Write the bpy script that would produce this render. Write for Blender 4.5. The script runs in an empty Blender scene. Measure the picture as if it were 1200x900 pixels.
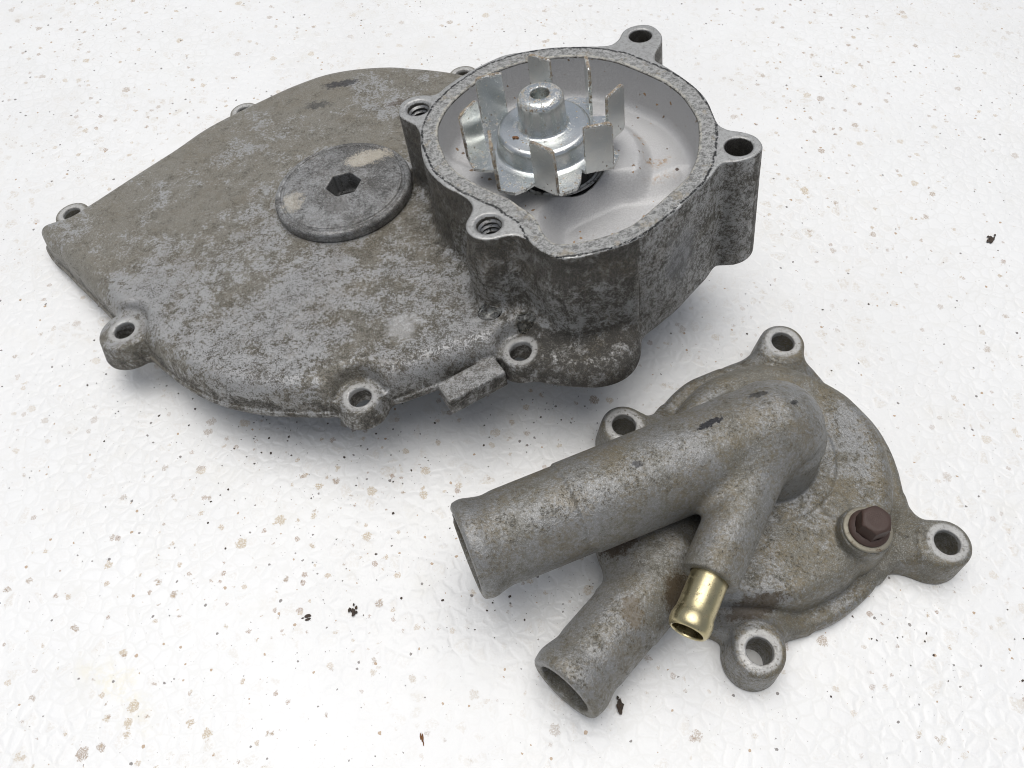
import bpy, math, random
import numpy as np
from mathutils import Matrix, Vector

random.seed(7)
rng = np.random.default_rng(11)
F32 = np.float32
S = 0.00075                        # metres per modelling unit (about 3/4 mm)
SC = bpy.context.scene
COL = SC.collection

# ------------------------------------------------------------------ camera
cam_d = bpy.data.cameras.new('camera')
cam = bpy.data.objects.new('camera', cam_d)
COL.objects.link(cam)
R_cam = Matrix(((0.99998116, -0.00521447, -0.00324004),
                (0.00613910, 0.84937050, 0.52776137),
                (0.0, 0.52777132, -0.84938650)))
right, up, fwd = R_cam[0], R_cam[1], R_cam[2]
m = Matrix((right, up, -fwd)).transposed().to_4x4()
m.translation = Vector((0, 0, 300 * S))
cam.matrix_world = m
cam_d.sensor_width = 36.0
cam_d.lens = 36.0 * 1009.9 / 1200.0
cam_d.clip_start = 0.01
cam_d.clip_end = 100.0
SC.camera = cam

# ------------------------------------------------------------------ daylight: bright overcast
SUN_EL, SUN_AZ = math.radians(82), math.radians(-30)   # azimuth from +Y towards +X
w = bpy.data.worlds.new('World')
SC.world = w
w.use_nodes = True
wn = w.node_tree
bg = wn.nodes['Background']
sky = wn.nodes.new('ShaderNodeTexSky')
sky.sky_type = 'NISHITA'
sky.sun_disc = False
sky.sun_elevation = SUN_EL
sky.sun_rotation = SUN_AZ
sky.dust_density = 3.0
hs = wn.nodes.new('ShaderNodeHueSaturation')
hs.inputs['Saturation'].default_value = 0.42
wn.links.new(sky.outputs[0], hs.inputs['Color'])
wn.links.new(hs.outputs[0], bg.inputs[0])
bg.inputs[1].default_value = 0.07
sun_d = bpy.data.lights.new('sun', 'SUN')
sun_d.energy = 1.5
sun_d.angle = math.radians(58)
sun_d.color = (1.0, 0.985, 0.955)
sun = bpy.data.objects.new('sun', sun_d)
COL.objects.link(sun)
sd = Vector((math.sin(SUN_AZ) * math.cos(SUN_EL), math.cos(SUN_AZ) * math.cos(SUN_EL), math.sin(SUN_EL)))
sun.rotation_euler = sd.to_track_quat('Z', 'Y').to_euler()
sun.location = sd * 2
vs = SC.view_settings
vs.view_transform = 'Standard'
vs.look = 'None'
vs.gamma = 1.0
vs.use_curve_mapping = False
vs.exposure = 0.47
SC.cycles.use_denoising = True
SC.cycles.max_bounces = 8
SC.cycles.filter_width = 1.0

# ------------------------------------------------------------------ frames
A1 = np.array([0.9924409813, 0.0, 0.1227228529])
B1 = np.array([0.0107683486, 0.9961429463, -0.0870819918])
N1 = np.array([-0.1222495043, 0.0877452598, 0.9886130831])
D1 = 96.7229
PO = np.array([-60.0, 255.0, -47.5])            # base point of the big casting, in its own frame
CO = np.array([92.0, 138.0, 0.0])               # base point of the small cover (world axes)


# ------------------------------------------------------------------ signed-distance helpers
def rmax(a, b, r):
    """intersection with a rounded edge of radius r"""
    return np.minimum(np.maximum(a, b), -r) + np.sqrt(np.maximum(a + r, 0) ** 2 + np.maximum(b + r, 0) ** 2)


def rmin(a, b, r):
    """union with a fillet of radius r"""
    return np.maximum(np.minimum(a, b), r) - np.sqrt(np.maximum(r - a, 0) ** 2 + np.maximum(r - b, 0) ** 2)


def sstep(a, b, x):
    t = np.clip((x - a) / (b - a), 0, 1)
    return t * t * (3 - 2 * t)


def spline(pts, n=5, closed=True):
    P = np.array(pts, float)
    out = []
    N = len(P)
    for i in range(N if closed else N - 1):
        p0, p1, p2, p3 = (P[(i - 1) % N], P[i], P[(i + 1) % N], P[(i + 2) % N]) if closed else \
            (P[max(i - 1, 0)], P[i], P[i + 1], P[min(i + 2, N - 1)])
        for k in range(n):
            t = k / n
            out.append(0.5 * ((2 * p1) + (-p0 + p2) * t + (2 * p0 - 5 * p1 + 4 * p2 - p3) * t * t
                              + (-p0 + 3 * p1 - 3 * p2 + p3) * t ** 3))
    return np.array(out)


class Poly2:
    """signed distance to a closed outline, tabulated on a grid"""
    def __init__(self, pts, n=4, step=0.7, pad=14, smooth=True):
        P = spline(pts, n) if smooth else np.array(pts, float)
        self.P = P
        lo, hi = P.min(0) - pad, P.max(0) + pad
        self.lo, self.step = lo, step
        nx, ny = (np.ceil((hi - lo) / step).astype(int) + 1)
        X, Y = np.meshgrid(lo[0] + np.arange(nx) * step, lo[1] + np.arange(ny) * step, indexing='ij')
        q = np.stack([X.ravel(), Y.ravel()], 1).astype(F32)
        a = P.astype(F32)
        b = np.roll(P, -1, 0).astype(F32)
        d2 = np.full(len(q), 1e9, F32)
        ins = np.zeros(len(q), bool)
        for i in range(len(a)):
            e = b[i] - a[i]
            wv = q - a[i]
            t = np.clip((wv @ e) / max(float(e @ e), 1e-9), 0, 1)
            dx = wv[:, 0] - t * e[0]
            dy = wv[:, 1] - t * e[1]
            np.minimum(d2, dx * dx + dy * dy, out=d2)
            c = (a[i, 1] > q[:, 1]) != (b[i, 1] > q[:, 1])
            if c.any():
                ins ^= c & (q[:, 0] < (b[i, 0] - a[i, 0]) * (q[:, 1] - a[i, 1]) / (b[i, 1] - a[i, 1] + 1e-12) + a[i, 0])
        d = np.sqrt(d2)
        d[ins] *= -1
        self.G = d.reshape(nx, ny)

    def __call__(self, x, y):
        u = (x - self.lo[0]) / self.step
        v = (y - self.lo[1]) / self.step
        nx, ny = self.G.shape
        uc = np.clip(u, 0, nx - 1.001)
        vc = np.clip(v, 0, ny - 1.001)
        i = uc.astype(np.int32)
        j = vc.astype(np.int32)
        fu = (uc - i).astype(F32)
        fv = (vc - j).astype(F32)
        G = self.G
        d = (G[i, j] * (1 - fu) + G[i + 1, j] * fu) * (1 - fv) + (G[i, j + 1] * (1 - fu) + G[i + 1, j + 1] * fu) * fv
        return d + (np.hypot(u - uc, v - vc) * self.step).astype(F32)


def cyl(x, y, z, c, r0, r1, z0, z1, e=0.8):
    """upright round boss, radius r0 at z0 to r1 at z1"""
    t = np.clip((z - z0) / (z1 - z0), 0, 1)
    d = np.hypot(x - c[0], y - c[1]) - (r0 + (r1 - r0) * t)
    return rmax(d, np.abs(z - (z0 + z1) / 2) - (z1 - z0) / 2, e)


def capcyl(p, A, B, ra, rb, e=0.6):
    """round bar between two points with flat ends; returns distance, parameter along it in units"""
    A = np.array(A, float)
    B = np.array(B, float)
    L = np.linalg.norm(B - A)
    ax = ((B - A) / L).astype(F32)
    q = p - A.astype(F32)
    s = q @ ax
    rr = np.sqrt(np.maximum((q * q).sum(1) - s * s, 0))
    t = np.clip(s / L, 0, 1)
    return rmax(rr - (ra + (rb - ra) * t), np.abs(s - L / 2) - L / 2, e), s, rr


def evalc(f, P, chunk=300000):
    out = np.empty(len(P), F32)
    for i in range(0, len(P), chunk):
        out[i:i + chunk] = f(P[i:i + chunk].astype(F32))
    return out


def grad(f, P, e):
    k = np.array([[1, -1, -1], [-1, -1, 1], [-1, 1, -1], [1, 1, 1]], F32)
    g = np.zeros((len(P), 3), F32)
    for kk in k:
        g += kk[None] * evalc(f, P + kk * F32(e))[:, None]
    return g / (4 * e)


def surface(f, lo, hi, h):
    """surface-net mesh of f = 0 evaluated only near the surface"""
    B = 4
    lo = np.array(lo, float)
    nb = np.ceil((np.array(hi) - lo) / (h * B)).astype(int) + 1
    cen = np.stack(np.meshgrid(*[lo[i] + (np.arange(nb[i]) * B + (B - 1) / 2) * h for i in range(3)], indexing='ij'), -1).reshape(-1, 3)
    fc = evalc(f, cen).reshape(nb)
    D = np.empty((nb[0], B, nb[1], B, nb[2], B), F32)
    D[:] = fc[:, None, :, None, :, None]
    act = np.argwhere(np.abs(fc) < B * h * 1.35)
    off = np.stack(np.meshgrid(*[np.arange(B)] * 3, indexing='ij'), -1).reshape(-1, 3)
    for i in range(0, len(act), 6000):
        a = act[i:i + 6000]
        P = (a[:, None, :] * B + off[None]) * h + lo
        v = evalc(f, P.reshape(-1, 3)).reshape(len(a), B, B, B)
        D[a[:, 0], :, a[:, 1], :, a[:, 2], :] = v
    D = D.reshape(nb * B)
    s = D < 0
    n = D.shape
    c = np.zeros((n[0] - 1, n[1] - 1, n[2] - 1), np.uint8)
    for i in (0, 1):
        for j in (0, 1):
            for k in (0, 1):
                c += s[i:n[0] - 1 + i, j:n[1] - 1 + j, k:n[2] - 1 + k]
    cells = np.flatnonzero((c > 0) & (c < 8))
    ci = np.stack(np.unravel_index(cells, c.shape), 1)
    acc = np.zeros((len(ci), 3))
    cnt = np.zeros(len(ci))
    for ax in range(3):
        o1, o2 = [k for k in range(3) if k != ax]
        for p in (0, 1):
            for q in (0, 1):
                a = ci.copy()
                a[:, o1] += p
                a[:, o2] += q
                b = a.copy()
                b[:, ax] += 1
                va = D[a[:, 0], a[:, 1], a[:, 2]]
                vb = D[b[:, 0], b[:, 1], b[:, 2]]
                mk = (va < 0) != (vb < 0)
                t = va[mk] / (va[mk] - vb[mk])
                pt = a[mk].astype(float)
                pt[:, ax] += t
                acc[mk] += pt
                cnt[mk] += 1
    V = acc / cnt[:, None] * h + lo
    faces = []
    for ax in range(3):
        o1, o2 = [(1, 2), (2, 0), (0, 1)][ax]
        sl0 = [slice(1, n[k] - 1) for k in range(3)]
        sl1 = list(sl0)
        sl0[ax] = slice(0, n[ax] - 1)
        sl1[ax] = slice(1, n[ax])
        s0, s1 = s[tuple(sl0)], s[tuple(sl1)]
        e = np.argwhere(s0 != s1)
        if not len(e):
            continue
        flip = s1[e[:, 0], e[:, 1], e[:, 2]]
        base = e.copy()
        for k in range(3):
            if k != ax:
                base[:, k] += 1
        quad = []
        for d1_, d2_ in ((-1, -1), (0, -1), (0, 0), (-1, 0)):
            q = base.copy()
            q[:, o1] += d1_
            q[:, o2] += d2_
            quad.append(np.searchsorted(cells, np.ravel_multi_index(q.T, c.shape)))
        quad = np.stack(quad, 1)
        quad[flip] = quad[flip][:, ::-1]
        faces.append(quad)
    Fq = np.concatenate(faces)
    for _ in range(2):
        g = grad(f, V, h * 0.35)
        gg = np.maximum((g * g).sum(1), 0.05)
        d = evalc(f, V)[:, None] * g / gg[:, None]
        L = np.linalg.norm(d, axis=1, keepdims=True)
        V = V - d * np.minimum(1, 0.6 * h / np.maximum(L, 1e-6))
    N = grad(f, V, h * 0.5)
    N /= np.maximum(np.linalg.norm(N, axis=1, keepdims=True), 1e-6)
    return V, Fq, N


# ------------------------------------------------------------------ object helpers
def thing(name, label, cat, loc=(0, 0, 0), rot=None, group=None):
    o = bpy.data.objects.new(name, None)
    COL.objects.link(o)
    o.empty_display_size = 0.01
    mm = (rot or Matrix.Identity(3)).to_4x4()
    mm.translation = Vector(loc)
    o.matrix_world = mm
    o['label'] = label
    o['category'] = cat
    if group:
        o['group'] = group
    return o


def mesh_obj(name, V, Fc, mat, parent=None, N=None, smooth=True, attrs=None, angle=None):
    me = bpy.data.meshes.new(name)
    me.from_pydata([tuple(map(float, v)) for v in V], [], [tuple(map(int, q)) for q in Fc])
    me.polygons.foreach_set('use_smooth', [bool(smooth)] * len(me.polygons))
    if attrs:
        for k, a in attrs.items():
            at = me.attributes.new(k, 'FLOAT', 'POINT')
            at.data.foreach_set('value', np.asarray(a, F32))
    if N is not None:
        me.normals_split_custom_set_from_vertices([tuple(map(float, q)) for q in N])
    elif angle is not None:
        me.set_sharp_from_angle(angle=math.radians(angle))
    if mat:
        me.materials.append(mat)
    o = bpy.data.objects.new(name, me)
    COL.objects.link(o)
    if parent:
        o.parent = parent
    return o


def split_parts(V, Fq, N, lab, names, parent, origin, attrs):
    """cut one cast surface into its parts along face labels; normals stay continuous"""
    res = {}
    for i, (nm, mat) in enumerate(names):
        fs = Fq[lab == i]
        if not len(fs):
            continue
        used = np.unique(fs)
        mp = np.zeros(len(V), np.int64)
        mp[used] = np.arange(len(used))
        o = mesh_obj(nm, (V[used] - origin) * S, mp[fs], mat, parent, N=N[used],
                     attrs={k: a[used] for k, a in attrs.items()})
        res[i] = o
    return res


def lathe(prof, seg=64, c=(0, 0)):
    V, Fc = [], []
    n = len(prof)
    for k in range(seg):
        a = 2 * math.pi * k / seg
        for r, z in prof:
            V.append((c[0] + r * math.cos(a), c[1] + r * math.sin(a), z))
    for k in range(seg):
        k2 = (k + 1) % seg
        for i in range(n - 1):
            Fc.append((k * n + i, k2 * n + i, k2 * n + i + 1, k * n + i + 1))
    return np.array(V), Fc


def arc(cx, cz, r, a0, a1, n=5):
    return [(cx + r * math.cos(math.radians(a0 + (a1 - a0) * i / n)), cz + r * math.sin(math.radians(a0 + (a1 - a0) * i / n))) for i in range(n + 1)]


# ------------------------------------------------------------------ node helpers
class NB:
    def __init__(self, name):
        self.m = bpy.data.materials.new(name)
        self.m.use_nodes = True
        self.t = self.m.node_tree
        self.t.nodes.clear()
        self.out = self.t.nodes.new('ShaderNodeOutputMaterial')
        self.b = self.t.nodes.new('ShaderNodeBsdfPrincipled')
        self.t.links.new(self.b.outputs[0], self.out.inputs[0])
        tc = self.t.nodes.new('ShaderNodeTexCoord')
        vm = self.t.nodes.new('ShaderNodeVectorMath')
        vm.operation = 'SCALE'
        vm.inputs['Scale'].default_value = 1 / S
        self.t.links.new(tc.outputs['Object'], vm.inputs[0])
        self.P = vm.outputs[0]

    def put(self, sock, v):
        if isinstance(v, bpy.types.NodeSocket):
            self.t.links.new(v, sock)
        elif isinstance(v, (tuple, list)) and len(v) == 3 and sock.type == 'RGBA':
            sock.default_value = (*v, 1)
        else:
            sock.default_value = v

    def math(self, op, a, b=0.0, c=0.0, clamp=False):
        n = self.t.nodes.new('ShaderNodeMath')
        n.operation = op
        n.use_clamp = clamp
        for i, v in enumerate((a, b, c)):
            self.put(n.inputs[i], v)
        return n.outputs[0]

    def step(self, x, a, b, o0=0.0, o1=1.0):
        n = self.t.nodes.new('ShaderNodeMapRange')
        n.interpolation_type = 'SMOOTHSTEP'
        self.put(n.inputs['Value'], x)
        n.inputs['From Min'].default_value = a
        n.inputs['From Max'].default_value = b
        n.inputs['To Min'].default_value = o0
        n.inputs['To Max'].default_value = o1
        return n.outputs['Result']

    def noise(self, scale, detail=4, rough=0.6, dist=0.0, P=None, off=0.0):
        n = self.t.nodes.new('ShaderNodeTexNoise')
        p = P or self.P
        if off:
            v = self.t.nodes.new('ShaderNodeVectorMath')
            v.operation = 'ADD'
            self.put(v.inputs[0], p)
            v.inputs[1].default_value = (off, off * 1.7, -off)
            p = v.outputs[0]
        self.put(n.inputs['Vector'], p)
        n.inputs['Scale'].default_value = scale
        n.inputs['Detail'].default_value = detail
        n.inputs['Roughness'].default_value = rough
        n.inputs['Distortion'].default_value = dist
        return n.outputs['Fac']

    def voro(self, scale, feature='F1', P=None, out='Distance', rnd=1.0):
        n = self.t.nodes.new('ShaderNodeTexVoronoi')
        n.feature = feature
        self.put(n.inputs['Vector'], P or self.P)
        n.inputs['Scale'].default_value = scale
        n.inputs['Randomness'].default_value = rnd
        return n.outputs[out]

    def mix(self, f, a, b):
        n = self.t.nodes.new('ShaderNodeMix')
        n.data_type = 'RGBA'
        self.put(n.inputs[0], f)
        self.put(n.inputs[6], a)
        self.put(n.inputs[7], b)
        return n.outputs[2]

    def attr(self, name):
        n = self.t.nodes.new('ShaderNodeAttribute')
        n.attribute_name = name
        return n.outputs['Fac']

    def warp(self, scale, amt, detail=3):
        n = self.t.nodes.new('ShaderNodeTexNoise')
        self.put(n.inputs['Vector'], self.P)
        n.inputs['Scale'].default_value = scale
        n.inputs['Detail'].default_value = detail
        v = self.t.nodes.new('ShaderNodeVectorMath')
        v.operation = 'MULTIPLY_ADD'
        self.put(v.inputs[0], n.outputs['Color'])
        v.inputs[1].default_value = (amt,) * 3
        self.put(v.inputs[2], self.P)
        o = self.t.nodes.new('ShaderNodeVectorMath')
        o.operation = 'SUBTRACT'
        self.put(o.inputs[0], v.outputs[0])
        o.inputs[1].default_value = (amt / 2,) * 3
        return o.outputs[0]

    def spot(self, c, rad, rot=0.0, amt=3.0, nscale=0.4, soft=0.5, P=None):
        """mark with ragged edge round a point of the thing; rad = three half-sizes"""
        mp = self.t.nodes.new('ShaderNodeMapping')
        mp.vector_type = 'TEXTURE'
        self.put(mp.inputs['Vector'], P or self.warp(nscale, amt))
        mp.inputs['Location'].default_value = c
        mp.inputs['Rotation'].default_value = (0, 0, rot)
        mp.inputs['Scale'].default_value = rad
        ln = self.t.nodes.new('ShaderNodeVectorMath')
        ln.operation = 'LENGTH'
        self.put(ln.inputs[0], mp.outputs[0])
        return self.step(ln.outputs['Value'], 1.0, soft)

    def bump(self, h, strength=0.3, dist=0.5, normal=None):
        n = self.t.nodes.new('ShaderNodeBump')
        n.inputs['Strength'].default_value = strength
        n.inputs['Distance'].default_value = dist * S
        self.put(n.inputs['Height'], h)
        if normal:
            self.put(n.inputs['Normal'], normal)
        return n.outputs[0]

    def sep(self):
        n = self.t.nodes.new('ShaderNodeSeparateXYZ')
        self.put(n.inputs[0], self.P)
        return n.outputs

    def set(self, **k):
        for a, v in k.items():
            self.put(self.b.inputs[a.replace('_', ' ')], v)
        return self.m


def cast_material(name, alu=(0.36, 0.36, 0.355), film=(0.19, 0.18, 0.16), dirt=(0.07, 0.063, 0.05),
                  brown=(0.17, 0.115, 0.06), film_lo=0.42, film_hi=0.56, dirt_lo=0.5, dirt_hi=0.62, brown_amt=0.35,
                  grain=0.5, marks=(), extra=None, ring=True, fine=2.0, region=None, soot=None):
    """weathered cast aluminium: bare metal, a dull oxide film over it, dark dirt flecks, brown stain"""
    b = NB(name)
    big = b.noise(0.035, 5, 0.65)
    mid = b.noise(0.21, 8, 0.74, 0.4, off=31.0)
    sml = b.noise(0.85, 6, 0.76, off=77.0)
    grn = b.noise(fine, 3, 0.7, off=13.0)
    g2 = b.noise(0.95, 2, 0.6, off=55.0)
    # film over bare metal
    x = b.math('ADD', b.math('MULTIPLY', big, 0.75), b.math('MULTIPLY', mid, 0.45))
    x = b.math('SUBTRACT', x, 0.10)
    x = b.math('ADD', x, b.math('MULTIPLY', b.math('SUBTRACT', sml, 0.5), 0.5))
    if region is not None:
        x = b.math('ADD', x, region(b))
    fm = b.step(x, film_lo, film_hi)
    if soot:
        # sooty oil film where it has collected: patchy edge, own colours
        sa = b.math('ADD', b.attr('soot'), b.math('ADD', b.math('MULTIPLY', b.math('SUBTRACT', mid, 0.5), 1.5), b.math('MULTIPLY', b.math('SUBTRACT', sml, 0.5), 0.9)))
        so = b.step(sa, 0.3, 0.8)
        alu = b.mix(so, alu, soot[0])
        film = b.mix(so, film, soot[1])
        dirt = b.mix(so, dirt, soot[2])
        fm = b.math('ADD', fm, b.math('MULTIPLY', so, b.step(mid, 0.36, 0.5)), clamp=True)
    # dark flecks
    y = b.math('ADD', b.math('MULTIPLY', mid, 0.6), b.math('MULTIPLY', sml, 0.5))
    y = b.math('SUBTRACT', y, 0.05)
    y = b.math('ADD', y, b.math('MULTIPLY', b.math('SUBTRACT', grn, 0.5), grain))
    if region is not None:
        y = b.math('ADD', y, b.math('MULTIPLY', region(b), -0.55))
    dm = b.step(y, dirt_lo, dirt_hi)
    bm = b.math('MULTIPLY', b.step(b.math('ADD', b.math('MULTIPLY', b.noise(0.07, 6, 0.7, off=9.0), 0.6), b.math('ADD', b.math('MULTIPLY', sml, 0.4), b.math('MULTIPLY', b.math('SUBTRACT', g2, 0.5), 0.35))), 0.46, 0.62), brown_amt)
    col = b.mix(fm, alu, film)
    gl = b.math('MULTIPLY', b.step(b.math('ADD', b.math('MULTIPLY', grn, 0.6), b.math('MULTIPLY', b.noise(2.6, 2, 0.6, off=91.0), 0.4)), 0.47, 0.62), 0.42)
    if soot:
        gl = b.math('MULTIPLY', gl, b.math('SUBTRACT', 1.0, b.math('MULTIPLY', so, 0.72)))
    col = b.mix(gl, col, (0.46, 0.46, 0.45))
    col = b.mix(bm, col, brown)
    col = b.mix(b.math('MULTIPLY', dm, 0.74), col, dirt)
    if ring:
        rg = b.attr('mach')
        rr = b.math('MULTIPLY', rg, b.step(sml, 0.68, 0.52))
        col = b.mix(b.math('MULTIPLY', rr, 0.9), col, (0.47, 0.465, 0.45))
    rough = b.math('ADD', 0.44, b.math('MULTIPLY', dm, 0.3))
    rough = b.math('ADD', rough, b.math('MULTIPLY', b.math('SUBTRACT', sml, 0.5), 0.25))
    metal = b.math('MULTIPLY', b.math('SUBTRACT', 1.0, dm), b.math('SUBTRACT', 0.55, b.math('MULTIPLY', fm, 0.4)))
    for mk in marks:
        sp = b.spot(*mk[0])
        sp = b.step(b.math('ADD', b.math('ADD', sp, b.math('MULTIPLY', b.math('SUBTRACT', sml, 0.5), 1.6)), b.math('MULTIPLY', b.math('SUBTRACT', grn, 0.5), 1.5)), 0.3, 0.85)
        rough = b.math('ADD', rough, b.math('MULTIPLY', sp, 0.25))
        col = b.mix(b.math('MULTIPLY', sp, mk[2]), col, mk[1])
        metal = b.math('MULTIPLY', metal, b.math('SUBTRACT', 1.0, sp))
    hgt = b.math('ADD', b.math('MULTIPLY', grn, 0.5), b.math('MULTIPLY', g2, 0.6))
    hgt = b.math('ADD', hgt, b.math('MULTIPLY', dm, 0.25))
    nrm = b.bump(hgt, 0.8, 0.45)
    return b.set(Base_Color=col, Roughness=rough, Metallic=metal, Normal=nrm)


# ================================================================== SETTING: the white table
def table_material():
    b = NB('white_table')
    W = b.warp(0.22, 2.4, 2)
    cells = b.voro(0.19, 'DISTANCE_TO_EDGE', P=W)
    big = b.noise(0.008, 4, 0.6)
    hum = b.noise(0.09, 5, 0.6, 0.8)
    fin = b.noise(0.7, 4, 0.65)
    relief = b.math('ADD', b.step(cells, 0.0, 0.28, 0.0, 0.55), b.math('MULTIPLY', hum, 1.0))
    relief = b.math('ADD', relief, b.math('MULTIPLY', fin, 0.22))
    # tan residue in the cells: irregular flecks, only in some of them
    W2 = b.warp(0.5, 2.2, 4)
    d1 = b.voro(0.15, 'F1', P=W2)
    c1 = b.t.nodes.new('ShaderNodeSeparateColor')
    b.put(c1.inputs[0], b.voro(0.15, 'F1', P=W2, out='Color'))
    size = b.math('MULTIPLY', b.math('POWER', c1.outputs[0], 2.6), 0.33)
    dens = b.step(big, 0.40, 0.62)
    near = b.spot((-70, 125, 0), (120, 75, 50), 0.1, 30.0, 0.03, 0.2)
    dens = b.math('MAXIMUM', dens, near)
    sel = b.math('GREATER_THAN', b.math('ADD', c1.outputs[1], b.math('MULTIPLY', dens, 0.5)), 0.42)
    edge = b.math('SUBTRACT', size, b.math('ADD', d1, b.math('MULTIPLY', b.math('SUBTRACT', b.noise(0.9, 5, 0.75), 0.5), 0.5)))
    tan = b.math('MULTIPLY', b.step(edge, -0.015, 0.05), sel)
    tan = b.math('MULTIPLY', tan, b.step(b.noise(2.2, 3, 0.7, off=5.0), 0.36, 0.56))
    # many finer orange-brown flecks
    W4 = b.warp(0.7, 1.6, 4)
    d4 = b.voro(0.24, 'F1', P=W4)
    c4 = b.t.nodes.new('ShaderNodeSeparateColor')
    b.put(c4.inputs[0], b.voro(0.24, 'F1', P=W4, out='Color'))
    e4 = b.math('SUBTRACT', b.math('MULTIPLY', b.math('POWER', c4.outputs[0], 2.0), 0.30), b.math('ADD', d4, b.math('MULTIPLY', b.math('SUBTRACT', b.noise(1.2, 5, 0.75, off=3.0), 0.5), 0.5)))
    tan2 = b.math('MULTIPLY', b.step(e4, -0.02, 0.05), b.math('GREATER_THAN', b.math('ADD', c4.outputs[1], b.math('MULTIPLY', b.math('MAXIMUM', near, b.step(b.noise(0.009, 4, 0.6, off=20.0), 0.42, 0.62)), 0.55)), 0.58))
    tan2 = b.math('MULTIPLY', tan2, b.step(b.noise(2.6, 3, 0.7, off=15.0), 0.34, 0.58))
    # small specks
    W3 = b.warp(0.9, 1.0, 3)
    d2 = b.voro(0.34, 'F1', P=W3)
    c2 = b.t.nodes.new('ShaderNodeSeparateColor')
    b.put(c2.inputs[0], b.voro(0.34, 'F1', P=W3, out='Color'))
    s2 = b.math('MULTIPLY', b.math('POWER', c2.outputs[0], 3.0), 0.22)
    spk = b.math('MULTIPLY', b.step(b.math('SUBTRACT', s2, d2), -0.01, 0.03), b.math('GREATER_THAN', b.math('ADD', c2.outputs[1], b.math('MULTIPLY', dens, 0.3)), 0.42))
    d3 = b.voro(0.9, 'F1')
    c3 = b.t.nodes.new('ShaderNodeSeparateColor')
    b.put(c3.inputs[0], b.voro(0.9, 'F1', out='Color'))
    dust = b.math('MULTIPLY', b.step(b.math('SUBTRACT', b.math('MULTIPLY', c3.outputs[0], 0.22), d3), -0.02, 0.04),
                  b.math('GREATER_THAN', c3.outputs[1], b.step(b.noise(0.02, 3, 0.6, off=40.0), 0.4, 0.65, 0.93, 0.72)))
    white = b.mix(b.step(big, 0.3, 0.7), (0.77, 0.77, 0.76), (0.82, 0.82, 0.81))
    white = b.mix(b.math('MULTIPLY', b.step(b.noise(0.05, 5, 0.65, off=60.0), 0.52, 0.75), 0.3), white, (0.70, 0.68, 0.62))
    white = b.mix(b.math('MULTIPLY', b.step(cells, 0.10, 0.02), b.step(b.noise(0.012, 3, 0.6, off=90.0), 0.35, 0.6, 0.02, 0.2)), white, (0.62, 0.61, 0.57))
    cp = b.t.nodes.new('ShaderNodeSeparateColor')
    b.put(cp.inputs[0], b.voro(0.19, 'F1', P=W, out='Color'))
    peb = b.math('MULTIPLY', b.step(cells, 0.06, 0.22), b.math('POWER', cp.outputs[0], 2.5))
    peb = b.math('MULTIPLY', peb, b.step(b.noise(1.1, 4, 0.7, off=44.0), 0.38, 0.6))
    peb = b.math('MULTIPLY', peb, b.step(b.noise(0.010, 4, 0.6, off=20.0), 0.36, 0.62, 0.12, 0.6))
    white = b.mix(peb, white, (0.58, 0.52, 0.43))
    tcol = b.mix(c1.outputs[2], (0.27, 0.165, 0.08), (0.50, 0.39, 0.24))
    yel = b.spot((-132, 66, 0), (26, 7, 20), -0.7, 26.0, 0.09, 0.05)
    white = b.mix(b.math('MULTIPLY', b.math('MULTIPLY', yel, b.step(b.noise(0.25, 5, 0.7, off=12.0), 0.4, 0.6)), 0.45), white, (0.76, 0.70, 0.50))
    vis = b.math('ADD', 0.34, b.math('MULTIPLY', dens, 0.46))
    col = b.mix(b.math('MULTIPLY', tan, vis), white, tcol)
    col = b.mix(b.math('MULTIPLY', tan2, vis), col, b.mix(c4.outputs[2], (0.25, 0.13, 0.055), (0.46, 0.34, 0.2)))
    scol = b.mix(b.step(c2.outputs[2], 0.45, 0.7), (0.10, 0.08, 0.07), (0.38, 0.24, 0.12))
    col = b.mix(b.math('MULTIPLY', spk, 0.8), col, scol)
    col = b.mix(b.math('MULTIPLY', dust, 0.45), col, (0.2, 0.18, 0.16))
    rough = b.math('ADD', 0.27, b.math('MULTIPLY', b.math('ADD', tan, hum), 0.2))
    patch = b.step(b.noise(0.012, 4, 0.6, off=33.0), 0.36, 0.6, 0.4, 1.0)
    n = b.bump(b.math('MULTIPLY', relief, patch), 0.55, 0.6)
    return b.set(Base_Color=col, Roughness=rough, Normal=n, Specular_IOR_Level=0.5)


def table():
    s = 1400.0
    k = 24
    xs = np.linspace(-s, s, k)
    V = np.array([(x, y + 200, 0.0) for x in xs for y in xs]) * S
    Fc = [(i * k + j, (i + 1) * k + j, (i + 1) * k + j + 1, i * k + j + 1) for i in range(k - 1) for j in range(k - 1)]
    o = mesh_obj('table_top', V, Fc, table_material())
    o['kind'] = 'structure'
    o['label'] = 'white dirt speckled table top with fine embossed texture'


table()

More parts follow.
